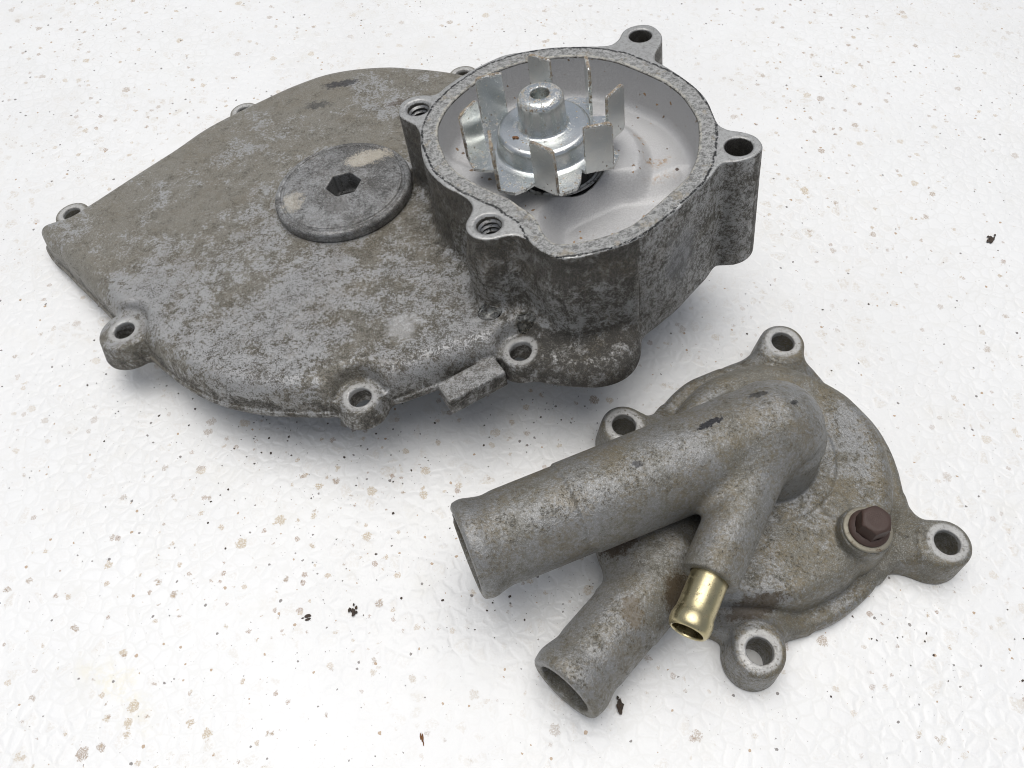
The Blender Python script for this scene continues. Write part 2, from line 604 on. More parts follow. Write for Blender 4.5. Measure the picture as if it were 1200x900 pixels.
# ================================================================== outlines (modelling units, castings' own frames)
RIM_OUT = [(-25.7, 248.0), (-24.9, 241.2), (-23.7, 233.5), (-20.5, 224.8), (-14.7, 216.4), (-11.1, 213.1), (-6.6, 208.9), (-4.0, 204.5), (-4.3, 200.2), (-5.8, 196.0), (-5.6, 192.2), (-3.5, 188.9), (0.3, 186.7), (4.6, 186.5), (8.3, 187.4), (12.2, 186.9), (15.7, 184.2), (19.3, 179.7), (23.8, 175.9), (28.9, 174.2), (34.0, 174.7), (39.0, 175.9), (44.2, 177.4), (49.4, 179.3), (54.7, 182.8), (60.1, 187.4), (66.3, 193.2), (72.8, 200.8), (78.2, 207.0), (81.8, 212.3), (84.3, 214.1), (88.4, 214.0), (93.1, 215.1), (96.7, 217.8), (98.1, 221.5), (96.7, 226.5), (93.0, 229.6), (88.0, 231.8), (85.1, 235.0), (84.1, 239.5), (82.7, 250.2), (79.7, 258.5), (74.7, 267.4), (69.1, 275.5), (66.4, 279.2), (66.9, 283.8), (69.8, 290.4), (70.5, 296.3), (67.9, 302.9), (63.7, 305.2), (58.6, 304.5), (55.2, 301.4), (52.9, 296.0), (48.5, 292.9), (37.6, 294.5), (28.0, 295.8), (19.7, 295.8), (13.8, 295.2), (6.7, 294.3), (0.3, 291.1), (-6.0, 286.8), (-11.0, 282.8), (-16.6, 277.4), (-19.5, 273.5), (-22.5, 271.9), (-26.4, 272.7), (-30.9, 272.1), (-34.5, 269.1), (-35.4, 264.1), (-34.4, 260.0), (-30.9, 256.4), (-27.6, 253.0)]
RIM_IN = [(-18.8, 249.0), (-18.4, 253.3), (-16.3, 260.9), (-12.9, 267.4), (-8.1, 273.8), (-0.8, 281.0), (5.5, 284.6), (11.9, 287.2), (18.3, 288.4), (24.7, 288.7), (37.3, 287.3), (49.5, 282.2), (57.0, 276.0), (63.7, 269.5), (69.6, 262.7), (74.0, 254.6), (76.5, 246.4), (77.9, 238.7), (77.3, 229.8), (75.5, 220.2), (73.7, 214.9), (70.9, 209.0), (66.9, 204.2), (62.5, 199.6), (56.1, 192.9), (50.6, 187.8), (44.7, 184.6), (39.5, 182.9), (34.3, 181.9), (29.1, 181.3), (25.0, 181.9), (22.4, 184.3), (20.4, 188.4), (18.9, 193.3), (16.8, 197.3), (12.5, 202.0), (9.2, 206.0), (4.0, 210.1), (-3.3, 216.1), (-9.2, 222.1), (-13.6, 228.5), (-16.0, 235.3), (-18.0, 242.2)]
PLATE = [(-207.8, 254.5), (-201, 245.5), (-193, 238), (-184, 229), (-173, 218.5), (-162, 207.5), (-150, 195), (-134.5, 180.5), (-123, 170.8), (-110.4, 162.6), (-98.6, 157.5), (-84.7, 153.7), (-71, 152.0), (-61, 151.3), (-50, 152.3), (-38.4, 154.8), (-27.3, 158.6), (-16, 162.5), (-2, 166), (12, 168), (24, 172), (34, 180), (55, 196), (66, 220), (66, 250), (55, 275), (35, 290), (18, 305), (4, 322), (-10, 336), (-19.9, 342.5), (-31.7, 347.5), (-41.7, 350.8), (-54.3, 354.5), (-71.7, 356), (-88.8, 354), (-105, 347), (-117.6, 339), (-134, 327.5), (-146, 317.5), (-156, 305.5), (-166, 295), (-175.5, 285), (-188, 271.5), (-194, 266.5), (-199.5, 263.5), (-204.5, 261.2), (-207.4, 258)]
CHAN = [(20.5, 200), (21, 208.5), (22.8, 214.5), (28, 218.8), (37, 224), (48, 229), (60, 229), (76, 233.5), (88, 215), (62, 180), (30, 168), (14, 178)]
H_RIM = dict(far=(62.1, 297.2), right=(90.0, 221.9), front=(2.1, 194.2), left=(-27.7, 264.5))
H_PL = [((-196.3, 268.6), 3.9, 7.4, 9.0, -38.5), ((-128.9, 335.2), 3.6, 7.0, 8.0, -40.0), ((-20.0, 346.2), 3.6, 7.0, 8.0, -40.0),
        ((-148.3, 193.1), 4.1, 10.0, 12.5, -37.0), ((-49.2, 153.9), 4.1, 7.4, 9.6, -39.5), ((8.4, 169.3), 4.1, 7.0, 9.0, -39.5)]
FOOT = [(9, 172), (13, 163.5), (20, 160), (28.3, 158.3), (35.9, 157.6), (42.8, 159.3), (48.0, 163.3), (51, 169.4), (52.0, 176), (52.2, 186), (50, 196), (36, 200), (18, 198), (10, 186)]
AX = (22.0, 240.0)       # impeller axis

pRimO, pRimI, pPlate, pChan, pFoot = Poly2(RIM_OUT), Poly2(RIM_IN), Poly2(PLATE), Poly2(CHAN), Poly2(FOOT)
W_TOP, W_BOT = -33.0, -47.5


def f_big(p):
    x, y, z = p[:, 0], p[:, 1], p[:, 2]
    dp = pPlate(x, y)
    # shallow dished cover with a rounded shoulder
    top = W_TOP - 0.35 * np.exp(-((x + 50) ** 2 + (y - 250) ** 2) / 9000) * 0 
    body = rmax(dp + 0.7 + (z - W_BOT) * 0.17, z - top, 6.0)
    lip = rmax(dp, z - (W_BOT + 2.4), 0.7)
    d = rmin(body, lip, 0.8)
    # hollows in the shoulder around two screw bosses
    for i_, (c, rh, rt, rb, zt) in enumerate(H_PL):
        if i_ in (1, 2):
            continue
        ex = (0.1, 0, 0, 0.0, 1.2, 0.8)[i_]
        sc = np.sqrt((x - c[0]) ** 2 + (y - c[1]) ** 2) - (rt + ex + np.maximum(z - zt, 0) * 0.35)
        sc = rmax(sc, zt - 1.5 - z, 1.5)
        d = rmax(d, -sc, 2.2)
    for (c, rh, rt, rb, zt) in H_PL:
        d = rmin(d, cyl(x, y, z, c, rb, rt, W_BOT, zt, 1.0), 2.2)
    # small webs beside the front bosses
    for cx, cy, hx, an in ((-49.2, 155.4, 12.5, 0.14), (10.5, 170.6, 13.5, 0.12)):
        ca, sa = math.cos(an), math.sin(an)
        u, v = (x - cx) * ca + (y - cy) * sa, -(x - cx) * sa + (y - cy) * ca
        web = rmax(np.abs(u) + np.abs(v) * 1.7 - hx, z + 40.6, 0.8)
        d = rmin(d, rmax(web, W_BOT - z, 0.4), 1.4)
    # rectangular bar cast on the front edge
    ca, sa = math.cos(0.53), math.sin(0.53)
    u, v = (x + 9.4) * ca + (y - 159.2) * sa, -(x + 9.4) * sa + (y - 159.2) * ca
    bar = rmax(rmax(np.abs(u) - 11.5, np.abs(v) - 5.0, 0.7), np.abs(z + 44.0) - 4.0, 0.7)
    d = rmin(d, bar, 0.9)
    d = rmax(d, W_BOT - z, 0.4)
    # pump housing wall
    do = pRimO(x, y)
    t51 = sstep(-0.25, 0.25, 51.5 - x) * sstep(0, 1.5, 215 - y)
    hou = rmax(do + z * 0.022 - 1.9 * t51 * sstep(-3, -16, z), np.abs(z + 25.0) - 25.0, 0.6)
    # collar on the right-hand ear
    hou = np.minimum(hou, cyl(x, y, z, (89.4, 222.4), 10.2, 9.0, -49.5, -10.5, 0.8))
    # foot that swells out under the outlet, level with the flange
    bl = rmax(pFoot(x, y) + (z + 48) * 0.12, z + 38.0 + 0.10 * np.maximum(178 - y, 0), 5.5)
    bl = rmax(bl, -49.5 - z, 1.2)
    hou = rmin(hou, bl, 3.0)
    d = rmin(d, hou, 4.5)
    # bearing boss underneath
    d = np.minimum(d, cyl(x, y, z, (22, 240), 15, 17, -73.0, -44.0, 2.0))
    # volute
    ra = np.hypot(x - AX[0] - 4, y - AX[1] - 1)
    fl = -18.5 + 5.0 * sstep(36.5, 30.0, ra)
    shelf = sstep(4.0, -3.0, (x - 24.0) * 0.55 + (y - 222.0) * 0.8)
    fl = fl + (-13.5 - fl) * shelf
    fl = fl + (-24.0 - fl) * sstep(4.0, -6.5, pChan(x, y))
    di = pRimI(x, y)
    cav = rmax(di - 0.02 * z, (fl - z) * 0.86, 3.5)
    d = rmax(d, -cav, 0.7)
    d = rmax(d, -cyl(x, y, z, (25.0, 241.0), 19.2, 19.8, -34.0, -10.0, 0.3), 0.9)
    d = rmax(d, -np.maximum(np.hypot(x + 65.6, y - 257.6) - 10.0, -43 - z), 0.4)
    # screw holes
    for (c, rh, rt, rb, zt) in H_PL:
        d = rmax(d, -(np.hypot(x - c[0], y - c[1]) - rh), 0.7)
    for k, rh in (('far', 4.6), ('right', 4.9)):
        c = H_RIM[k]
        d = rmax(d, -np.maximum(np.hypot(x - c[0], y - c[1]) - rh, -34 - z), 0.5)
    for k in ('front', 'left'):
        c = H_RIM[k]
        rr = np.hypot(x - c[0], y - c[1])
        d = rmax(d, -np.maximum(np.maximum(rr - 4.3, rr - 4.3 - 0.0), -26 - z), 0.3)
        d = np.maximum(d, -(rr - (5.3 + z * 0.9)))
    return d


big_root_loc = (PO[0] * A1 + PO[1] * B1 + (PO[2] + D1) * N1) * S
Rb = Matrix((A1, B1, N1)).transposed()
big = thing('pump_housing_cover', 'large grey cast engine cover carrying an open round pump housing with a finned wheel', 'engine cover', big_root_loc, Rb)


def q(u, v, w_):
    return (u - PO[0], v - PO[1], w_ - PO[2])


def plate_region(b):
    # more film towards the pointed end, barer and dirtier metal towards the pump
    o = b.sep()
    k = b.math('ADD', b.math('MULTIPLY', o[0], -0.0005), b.math('MULTIPLY', o[1], 0.0007))
    return k


MARKS_PLATE = [
    ((q(-78, 338, -33), (15, 5, 5), 0.12, 7.0, 0.4, 0.2), (0.03, 0.03, 0.035), 0.85),
    ((q(-87, 323, -33), (10, 5.5, 5), 0.0, 8.0, 0.4, 0.15), (0.06, 0.06, 0.06), 0.7),
    ((q(-47, 318, -33), (10, 4, 4), 0.2, 6.0, 0.5, 0.3), (0.09, 0.07, 0.055), 0.7),
    ((q(-76, 160, -38), (3.5, 2, 4), 0.0, 2.0, 0.6, 0.3), (0.24, 0.075, 0.02), 0.75),
    ((q(-34, 180, -33), (9, 10, 4), 0.0, 8.0, 0.3, 0.3), (0.5, 0.5, 0.5), 0.5),
]
MARKS_PLATE.append(((q(69, 193, -24), (17, 17, 24), 0.0, 14.0, 0.22, 0.1), (0.22, 0.222, 0.225), 0.6))
M_plate = cast_material('weathered_casting', alu=(0.35, 0.35, 0.345), film=(0.185, 0.171, 0.138), film_lo=0.45, film_hi=0.53, dirt_lo=0.51,
                        dirt_hi=0.63, grain=0.75, marks=MARKS_PLATE, region=plate_region, brown_amt=0.32, brown=(0.15, 0.118, 0.07),
                        soot=((0.235, 0.23, 0.22), (0.09, 0.083, 0.07), (0.034, 0.031, 0.026)))
M_wall = M_plate


def gasket_material():
    b = NB('gasket_face')
    gd = b.attr('gd')
    sml = b.noise(0.55, 7, 0.78)
    grn = b.noise(1.9, 4, 0.75, off=4.0)
    lin = b.math('ADD', gd, b.math('MULTIPLY', b.math('SUBTRACT', b.noise(0.25, 5, 0.7), 0.5), 2.2))
    ring = b.step(lin, 6.3, 5.7)
    line = b.math('MULTIPLY', b.step(lin, 5.4, 5.9), b.step(lin, 6.8, 6.3))
    x = b.math('ADD', b.math('MULTIPLY', sml, 0.6), b.math('MULTIPLY', grn, 0.4))
    res = b.mix(b.step(x, 0.42, 0.6), (0.40, 0.40, 0.39), (0.12, 0.12, 0.115))
    res = b.mix(b.math('MULTIPLY', b.step(b.noise(0.2, 5, 0.7, off=21.0), 0.55, 0.66), 0.5), res, (0.3, 0.25, 0.17))
    bare = b.mix(b.step(x, 0.45, 0.62), (0.44, 0.44, 0.43), (0.27, 0.265, 0.25))
    col = b.mix(ring, bare, res)
    col = b.mix(b.math('MULTIPLY', line, b.step(sml, 0.42, 0.5)), col, (0.035, 0.035, 0.035))
    inner = b.step(lin, 1.3, 0.5)
    col = b.mix(b.math('MULTIPLY', inner, b.step(sml, 0.6, 0.4)), col, (0.46, 0.44, 0.38))
    h = b.math('ADD', b.math('MULTIPLY', ring, b.math('ADD', 0.7, sml)), b.math('MULTIPLY', grn, 0.5))
    return b.set(Base_Color=col, Roughness=b.math('ADD', 0.42, b.math('MULTIPLY', ring, 0.2)), Metallic=b.math('SUBTRACT', 0.6, b.math('MULTIPLY', ring, 0.4)), Normal=b.bump(h, 0.6, 0.5))


def volute_material():
    b = NB('blasted_volute')
    grn = b.noise(2.2, 3, 0.7)
    sml = b.noise(0.5, 5, 0.7)
    col = b.mix(b.step(grn, 0.35, 0.65), (0.42, 0.417, 0.416), (0.57, 0.567, 0.565))
    d = b.voro(0.42, 'F1', P=b.warp(0.8, 1.6, 3))
    cc = b.t.nodes.new('ShaderNodeSeparateColor')
    b.put(cc.inputs[0], b.voro(0.42, 'F1', P=b.warp(0.8, 1.6, 3), out='Color'))
    cl = b.step(b.noise(0.05, 3, 0.6, off=8.0), 0.42, 0.62)
    sp = b.step(b.math('SUBTRACT', b.math('MULTIPLY', b.math('POWER', cc.outputs[0], 3.0), 0.34), d), -0.02, 0.03)
    sp = b.math('MULTIPLY', sp, b.math('GREATER_THAN', b.math('ADD', cc.outputs[1], b.math('MULTIPLY', cl, 0.4)), 0.70))
    col = b.mix(b.math('MULTIPLY', sp, 0.85), col, b.mix(cc.outputs[2], (0.06, 0.03, 0.015), (0.38, 0.22, 0.08)))
    for c, r in (((64, 240, -17), (9, 3.5, 5)), ((66, 232, -17), (10, 3, 5)), ((57, 254, -17), (4, 4, 5))):
        s_ = b.spot(q(*c), r, 0.3, 7.0, 0.35, 0.2)
        s_ = b.math('MULTIPLY', s_, b.step(b.noise(0.6, 5, 0.8, off=2.0), 0.47, 0.56))
        col = b.mix(b.math('MULTIPLY', s_, 0.85), col, (0.33, 0.19, 0.07))
    return b.set(Base_Color=col, Roughness=b.math('ADD', 0.5, b.math('MULTIPLY', sp, 0.3)), Metallic=b.math('MULTIPLY', 0.25, b.math('SUBTRACT', 1.0, sp)),
                 Normal=b.bump(b.math('ADD', grn, b.math('MULTIPLY', sp, 1.5)), 0.45, 0.35))


M_gasket, M_volute = gasket_material(), volute_material()
M_ear = M_plate

V, Fq, N = surface(f_big, (-214, 140, -75), (104, 361, 3), 0.6)
x, y, z = V[:, 0].astype(F32), V[:, 1].astype(F32), V[:, 2].astype(F32)
gd = pRimI(x, y)
mach = np.zeros(len(V), F32)
for (c, rh, rt, rb, zt) in H_PL:
    r = np.hypot(x - c[0], y - c[1])
    mach = np.maximum(mach, sstep(rh + 2.6, rh + 1.6, r) * (z > zt - 1.6))
vdo = pRimO(x, y)
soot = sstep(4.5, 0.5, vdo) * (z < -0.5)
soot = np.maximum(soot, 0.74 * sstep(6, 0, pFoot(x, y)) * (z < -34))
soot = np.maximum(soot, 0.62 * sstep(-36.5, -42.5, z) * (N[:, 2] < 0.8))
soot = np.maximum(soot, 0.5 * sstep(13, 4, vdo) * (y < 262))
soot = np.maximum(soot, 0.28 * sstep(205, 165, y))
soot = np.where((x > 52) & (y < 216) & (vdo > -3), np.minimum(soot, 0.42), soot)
fcn = V[Fq].mean(1)
fn = N[Fq].mean(1)
fx, fy, fz = fcn.T.astype(F32)
fdo, fdi = pRimO(fx, fy), pRimI(fx, fy)
lab = np.zeros(len(Fq), int)
hw = ((fdo < 3.5) & (fz > -32.5)) | ((fx > 22) & (fdo < 18) & (fy < 205) & (pFoot(fx, fy) < 4)) | ((fx > 40) & (fdo < 3))
lab[hw] = 1
far_h = {k: np.hypot(fx - c[0], fy - c[1]) for k, c in H_RIM.items()}
for k, c in H_RIM.items():
    lab[(far_h[k] < 10.6) & (fdi > 6.0) & (fz > (-52 if k in ('right', 'far') else -32.5)) & (fz < -0.9)] = 8 + list(H_RIM).index(k)
lab[(fdi < 0.4) & (fz > -30) & (fz < -0.7)] = 2
lab[(fz > -0.95) & (fn[:, 2] > 0.5) & (fdi > -0.6)] = 3
for i, (c, rh, rt, rb, zt) in enumerate(H_PL):
    lab[(np.hypot(fx - c[0], fy - c[1]) < rb + 0.8) & (fz < zt + 0.8)] = 20 + i
ca, sa = math.cos(0.53), math.sin(0.53)
fu, fv = (fx + 9.4) * ca + (fy - 159.2) * sa, -(fx + 9.4) * sa + (fy - 159.2) * ca
lab[(np.abs(fu) < 12) & (np.abs(fv) < 5.6) & (fz < -39.4) & (lab == 0)] = 4
names = {0: ('cover_plate', M_plate), 1: ('pump_housing', M_wall), 2: ('volute_chamber', M_volute), 3: ('gasket_face', M_gasket), 4: ('cast_bar', M_plate)}
nl = []
for i in range(26):
    if i in names:
        nl.append(names[i])
    elif 8 <= i < 12:
        nl.append(('threaded_ear' if i >= 10 else 'mounting_ear', M_wall))
    else:
        nl.append(('screw_boss', M_ear if i >= 20 else None))
parts_big = split_parts(V, Fq, N, lab, nl, big, PO, {'gd': gd, 'mach': mach, 'soot': soot})


# ---- threads in two of the ears
def metal_simple(name, col, rough=0.3, metallic=1.0, bump=0.1, dirtcol=None, dirt=(0.6, 0.7), scale=0.5):
    b = NB(name)
    g = b.noise(2.5, 3, 0.6)
    c = b.mix(b.math('MULTIPLY', b.step(b.noise(0.3, 5, 0.7), 0.35, 0.7), 0.3), col, tuple(v * 0.7 for v in col))
    mt = metallic
    rg = b.math('ADD', rough, b.math('MULTIPLY', b.math('SUBTRACT', b.noise(0.4, 4, 0.6, off=3.0), 0.5), 0.2))
    if dirtcol:
        dm = b.step(b.math('ADD', b.math('MULTIPLY', b.noise(scale, 7, 0.75, off=17.0), 0.7), b.math('MULTIPLY', g, 0.3)), *dirt)
        c = b.mix(dm, c, dirtcol)
        mt = b.math('MULTIPLY', metallic, b.math('SUBTRACT', 1.0, dm))
        rg = b.math('ADD', rg, b.math('MULTIPLY', dm, 0.35))
    return b.set(Base_Color=c, Roughness=rg, Metallic=mt, Normal=b.bump(g, bump, 0.2))


M_steel = metal_simple('thread_steel', (0.34, 0.34, 0.33), 0.35, dirtcol=(0.04, 0.035, 0.03), dirt=(0.5, 0.6))
for k in ('front', 'left'):
    c = H_RIM[k]
    nt, seg, pit = 9, 28, 2.1
    VV, FF = [], []
    rows = nt * seg
    for i in range(rows + 1):
        a = 2 * math.pi * i / seg
        zz = -2.4 - pit * i / seg
        for r_, dz in ((4.5, 0.95), (3.55, 0.12), (3.55, -0.12), (4.5, -0.95)):
            VV.append((c[0] + r_ * math.cos(a), c[1] + r_ * math.sin(a), zz + dz))
    for i in range(rows):
        for j in range(3):
            FF.append((i * 4 + j, i * 4 + j + 1, (i + 1) * 4 + j + 1, (i + 1) * 4 + j))
    ear = parts_big[10 + ('front', 'left').index(k)]
    mesh_obj('screw_thread', (np.array(VV) - PO) * S, FF, M_steel, ear, angle=30)

# ---- inspection plug
PC = (-65.6, 256.6)


def f_plug(p):
    x, y, z = p[:, 0], p[:, 1], p[:, 2]
    r = np.hypot(x - PC[0], y - PC[1])
    zt = -28.3 + 0.0 * r
    d = rmax(r - 29.3, np.abs(z - (zt - 2.6)) - 2.6, 1.7)
    d = rmin(d, rmax(r - 27.2, np.abs(z + 35) - 4, 0.4), 0.5)
    d = np.maximum(d, -(np.sqrt((r - 26.0) ** 2 + (z - zt) ** 2) - 0.7))
    dim = np.sqrt(x * 0 + (r - 12) ** 2 + 0)
    ang = math.radians(14)
    hx, hy = x - PC[0] - 0.4, y - PC[1] - 1.2
    u, v = hx * math.cos(ang) + hy * math.sin(ang), -hx * math.sin(ang) + hy * math.cos(ang)
    hexd = np.maximum(np.abs(u) * 0.866 + np.abs(v) * 0.5, np.abs(v)) - 6.6
    d = rmax(d, -np.maximum(hexd, -37.5 - z), 0.5)
    return d


PMARK = [((q(-56, 274, -28), (17, 8, 6), 0.2, 7.0, 0.35, 0.25), (0.55, 0.50, 0.41), 0.6),
         ((q(-86, 249, -28), (7, 10, 6), 0.1, 7.0, 0.35, 0.25), (0.5, 0.46, 0.38), 0.5),
         ((q(-66, 244, -28), (9, 7, 6), 0.3, 7.0, 0.35, 0.25), (0.09, 0.085, 0.08), 0.6),
         ((q(-65.5, 258, -38.5), (9, 9, 5), 0.0, 1.0, 0.35, 0.5), (0.008, 0.008, 0.008), 0.97)]  # last spot: hex socket floor painted near-black, the recess's shade put into colour
M_plug = cast_material('plug_metal', alu=(0.30, 0.302, 0.30), film=(0.072, 0.07, 0.066), dirt=(0.04, 0.04, 0.04), film_lo=0.34, film_hi=0.58, dirt_lo=0.55, dirt_hi=0.66, brown_amt=0.1, marks=PMARK, ring=False)
V, Fq, N = surface(f_plug, (PC[0] - 32, PC[1] - 32, -41), (PC[0] + 32, PC[1] + 32, -26), 0.5)
mesh_obj('inspection_plug', (V - PO) * S, Fq, M_plug, big, N=N)
M_black = metal_simple('oily_black', (0.012, 0.012, 0.012), 0.35, 0.0)

# ---- shaft seal in the bore under the impeller
Vl, Fl = lathe([(19.0, -19.5), (17.5, -18.0), (16.0, -18.4), (15.0, -17.4), (13.6, -17.4), (12.6, -19.0), (9, -19.0), (8.6, -15), (4.0, -14.5)], 64, (25.0, 241.0))
seal = mesh_obj('shaft_seal', (Vl - PO) * S, Fl, M_black, big, angle=40)
Vl, Fl = lathe([(18.9, -15.6), (18.2, -15.0), (17.4, -15.6), (16.8, -15.0), (16.0, -15.8), (15.4, -17.4)], 64, (25.0, 241.0))
mesh_obj('seal_ring', (Vl - PO) * S, Fl, M_steel, seal, angle=40)


# ---- impeller
def zinc_material(name, dirt=(0.595, 0.67)):
    b = NB(name)
    g = b.noise(3.0, 3, 0.6)
    cloud = b.noise(0.12, 5, 0.6)
    c = b.mix(b.step(cloud, 0.35, 0.65), (0.66, 0.69, 0.685), (0.75, 0.755, 0.73))
    ed = b.attr('edge')
    x = b.math('ADD', b.math('MULTIPLY', b.noise(0.45, 7, 0.78, off=7.0), 0.7), b.math('MULTIPLY', g, 0.3))
    x = b.math('ADD', x, b.math('MULTIPLY', ed, 0.17))
    dm = b.step(x, *dirt)
    dv_ = b.voro(0.8, 'F1')
    dcc = b.t.nodes.new('ShaderNodeSeparateColor')
    b.put(dcc.inputs[0], b.voro(0.8, 'F1', out='Color'))
    sp = b.math('MULTIPLY', b.step(b.math('SUBTRACT', b.math('MULTIPLY', b.math('POWER', dcc.outputs[0], 3.0), 0.3), dv_), -0.02, 0.04), b.math('GREATER_THAN', dcc.outputs[1], 0.45))
    dm = b.math('MAXIMUM', dm, sp)
    rust = b.mix(b.step(b.noise(0.9, 4, 0.7, off=70.0), 0.4, 0.6), (0.10, 0.06, 0.03), (0.33, 0.25, 0.15))
    c = b.mix(b.math('MULTIPLY', dm, 0.9), c, rust)
    return b.set(Base_Color=c, Metallic=b.math('SUBTRACT', 1.0, dm), Roughness=b.math('ADD', 0.25, b.math('MULTIPLY', dm, 0.5)), Normal=b.bump(b.math('ADD', b.math('MULTIPLY', g, 0.3), b.math('MULTIPLY', dm, 1.3)), 0.35, 0.35))


M_zinc = zinc_material('zinc_plated_steel')
impE = bpy.data.objects.new('impeller', None)
COL.objects.link(impE)
impE.empty_display_size = 0.01
impE.parent = big
impE.location = Vector(q(AX[0], AX[1], -5.2)) * S
IO = np.array([AX[0], AX[1], -5.2])
prof = [(0.0, 9.5), (3.3, 9.5), (3.4, 17.0)] + arc(3.9, 17.1, 0.5, 180, 90, 3) + arc(5.6, 14.6, 2.9, 88, 4, 6) + [(8.55, 13), (8.75, 6.3)] + arc(10.2, 5.6, 1.4, 170, 265, 5) + \
    [(12.2, 4.15), (13.0, 3.9)] + arc(15.2, 1.9, 2.2, 85, 5, 6) + [(17.5, 1.0), (17.7, -1.8)] + arc(19.0, -2.6, 1.3, 160, 265, 4) + [(20.2, -4.0), (20.2, -5.2), (14, -5.2)]
Vl, Fl = lathe(prof, 96, AX)
rl = np.hypot(Vl[:, 0] - AX[0], Vl[:, 1] - AX[1])
edge = np.where((Vl[:, 2] > 14) & (rl < 8.4), 0.55, np.where((rl > 8.2) & (rl < 11) & (Vl[:, 2] < 7), 0.35, 0.0))
hub = mesh_obj('hub', (Vl - IO) * S, [f_[::-1] for f_ in Fl], M_zinc, impE, attrs={'edge': edge}, angle=50)
# petals of the base plate
tw, VV, FF, EE = 1.3, [], [], []
vane_meshes = []
for k in range(8):
    th = math.radians(2 + 45 * k)
    dr = th + math.radians(50)
    cxy = np.array(AX) + 26.2 * np.array([math.cos(th), math.sin(th)])
    dv = np.array([math.cos(dr), math.sin(dr)])
    Pi, Po = cxy - 5.2 * dv, cxy + 5.2 * dv
    pol = lambda r_, a: np.array(AX) + r_ * np.array([math.cos(th + math.radians(a)), math.sin(th + math.radians(a))])
    poly = [pol(18.6, -14), Pi, Po, pol(29.3, 13.5), pol(29.0, 20), pol(26.2, 26), pol(22.4, 33), pol(18.6, 36)]
    b0 = len(VV)
    for zt in (-4.0, -4.0 - tw):
        for pnt in poly:
            VV.append((pnt[0], pnt[1], zt))
            EE.append(0.5 if np.hypot(*(pnt - np.array(AX))) > 25 else 0.1)
    n_ = len(poly)
    FF.append(list(range(b0, b0 + n_)))
    FF.append(list(range(b0 + 2 * n_ - 1, b0 + n_ - 1, -1)))
    for i in range(n_):
        j = (i + 1) % n_
        FF.append([b0 + j, b0 + i, b0 + n_ + i, b0 + n_ + j])
mesh_obj('base_plate', (np.array(VV) - IO) * S, FF, M_zinc, impE, smooth=False, attrs={'edge': EE})


def vane_mesh():
    """upright bent-up blade: rounded top corners, root bend, about 1.3 thick (built along +X, Z up)"""
    L, Ht, t = 5.25, 20.3, 0.68
    out = [(-L, 0.0)]
    out += [(-L + 1.1 - 1.1 * math.cos(a), Ht - 1.1 + 1.1 * math.sin(a)) for a in np.linspace(0, math.pi / 2, 5)]
    out += [(L - 2.2 + 2.2 * math.sin(a), Ht - 2.4 + 2.2 * math.cos(a)) for a in np.linspace(0, math.pi / 2, 6)]
    out += [(L, 0.9), (L - 0.8, 0.0)]
    # rings from the mid-face outwards give small chamfers
    cen = (0.0, Ht / 2)
    V_, F_, E_ = [], [], []
    n_ = len(out)
    rings = [(0.72, t, 0.0), (0.94, t, 0.7), (1.0, t * 0.6, 1.0), (1.0, -t * 0.6, 1.0), (0.94, -t, 0.7), (0.72, -t, 0.0)]
    for sc_, yy, e_ in rings:
        for (u, v) in out:
            du, dv_ = u - cen[0], v - cen[1]
            ln = math.hypot(du, dv_)
            k_ = 1.0 if sc_ == 1.0 else (1 - 0.35 / ln if sc_ == 0.94 else 0.8)
            uu, vv = cen[0] + du * k_, cen[1] + dv_ * k_
            V_.append((uu, yy + 0.012 * (vv ** 1.4) * -0.35, vv))
            top = 1.0 if vv > Ht * 0.72 or uu > L * 0.8 else 0.35
            E_.append(e_ * top)
    for r_ in range(len(rings) - 1):
        for i in range(n_):
            j = (i + 1) % n_
            F_.append((r_ * n_ + i, r_ * n_ + j, (r_ + 1) * n_ + j, (r_ + 1) * n_ + i))
    F_.append(list(range(n_))[::-1])
    F_.append(list(range((len(rings) - 1) * n_, len(rings) * n_)))
    return V_, F_, E_


Vv, Fv, Ev = vane_mesh()
v0 = mesh_obj('vane', np.array(Vv) * S, Fv, M_zinc, impE, attrs={'edge': Ev}, angle=35)
for k in range(8):
    o = v0 if k == 0 else v0.copy()
    if k:
        COL.objects.link(o)
        o.parent = impE
    th = math.radians(2 + 45 * k + (0, 1.5, -1, 0.5, -0.5, 1, -1.5, 0.5)[k])
    c = 26.2 * np.array([math.cos(th), math.sin(th)])
    o.location = Vector((c[0], c[1], 0.2)) * S
    o.rotation_euler = (0, 0, th + math.radians(50 + (0, -3, 2, 0, 2, -2, 1, 3)[k]))

# ================================================================== the small pump cover
CM = np.array([[0.119, 0.993], [-0.993, 0.119]])
CM /= math.sqrt(0.119 ** 2 + 0.993 ** 2)
hC = np.array([H_RIM[k] for k in ('far', 'right', 'front', 'left')])
cC = np.array([(151.44, 110.82), (80.32, 73.94), (42.12, 158.0), (108.73, 196.04)])     # its own four ears
h0, c0 = hC.mean(0), cC.mean(0)
EARS = dict(zip(('east', 'south', 'west', 'north'), cC))
EAX = (90.0, 143.0)                     # centre of the inlet elbow
IN_A, IN_B = (-14.7, 100.6, 36.2), (90.0, 143.0, 40.2)
OUT_A, OUT_B = (16.1, 62.5, 14.6), (57.0, 107.0, 13.0)
SM_A, SM_B = (61.4, 90.5, 37.6), (84.0, 132.0, 40.5)


def to_rim(x, y):
    u, v = x - c0[0], y - c0[1]
    return CM[0, 0] * u + CM[1, 0] * v + h0[0], CM[0, 1] * u + CM[1, 1] * v + h0[1]


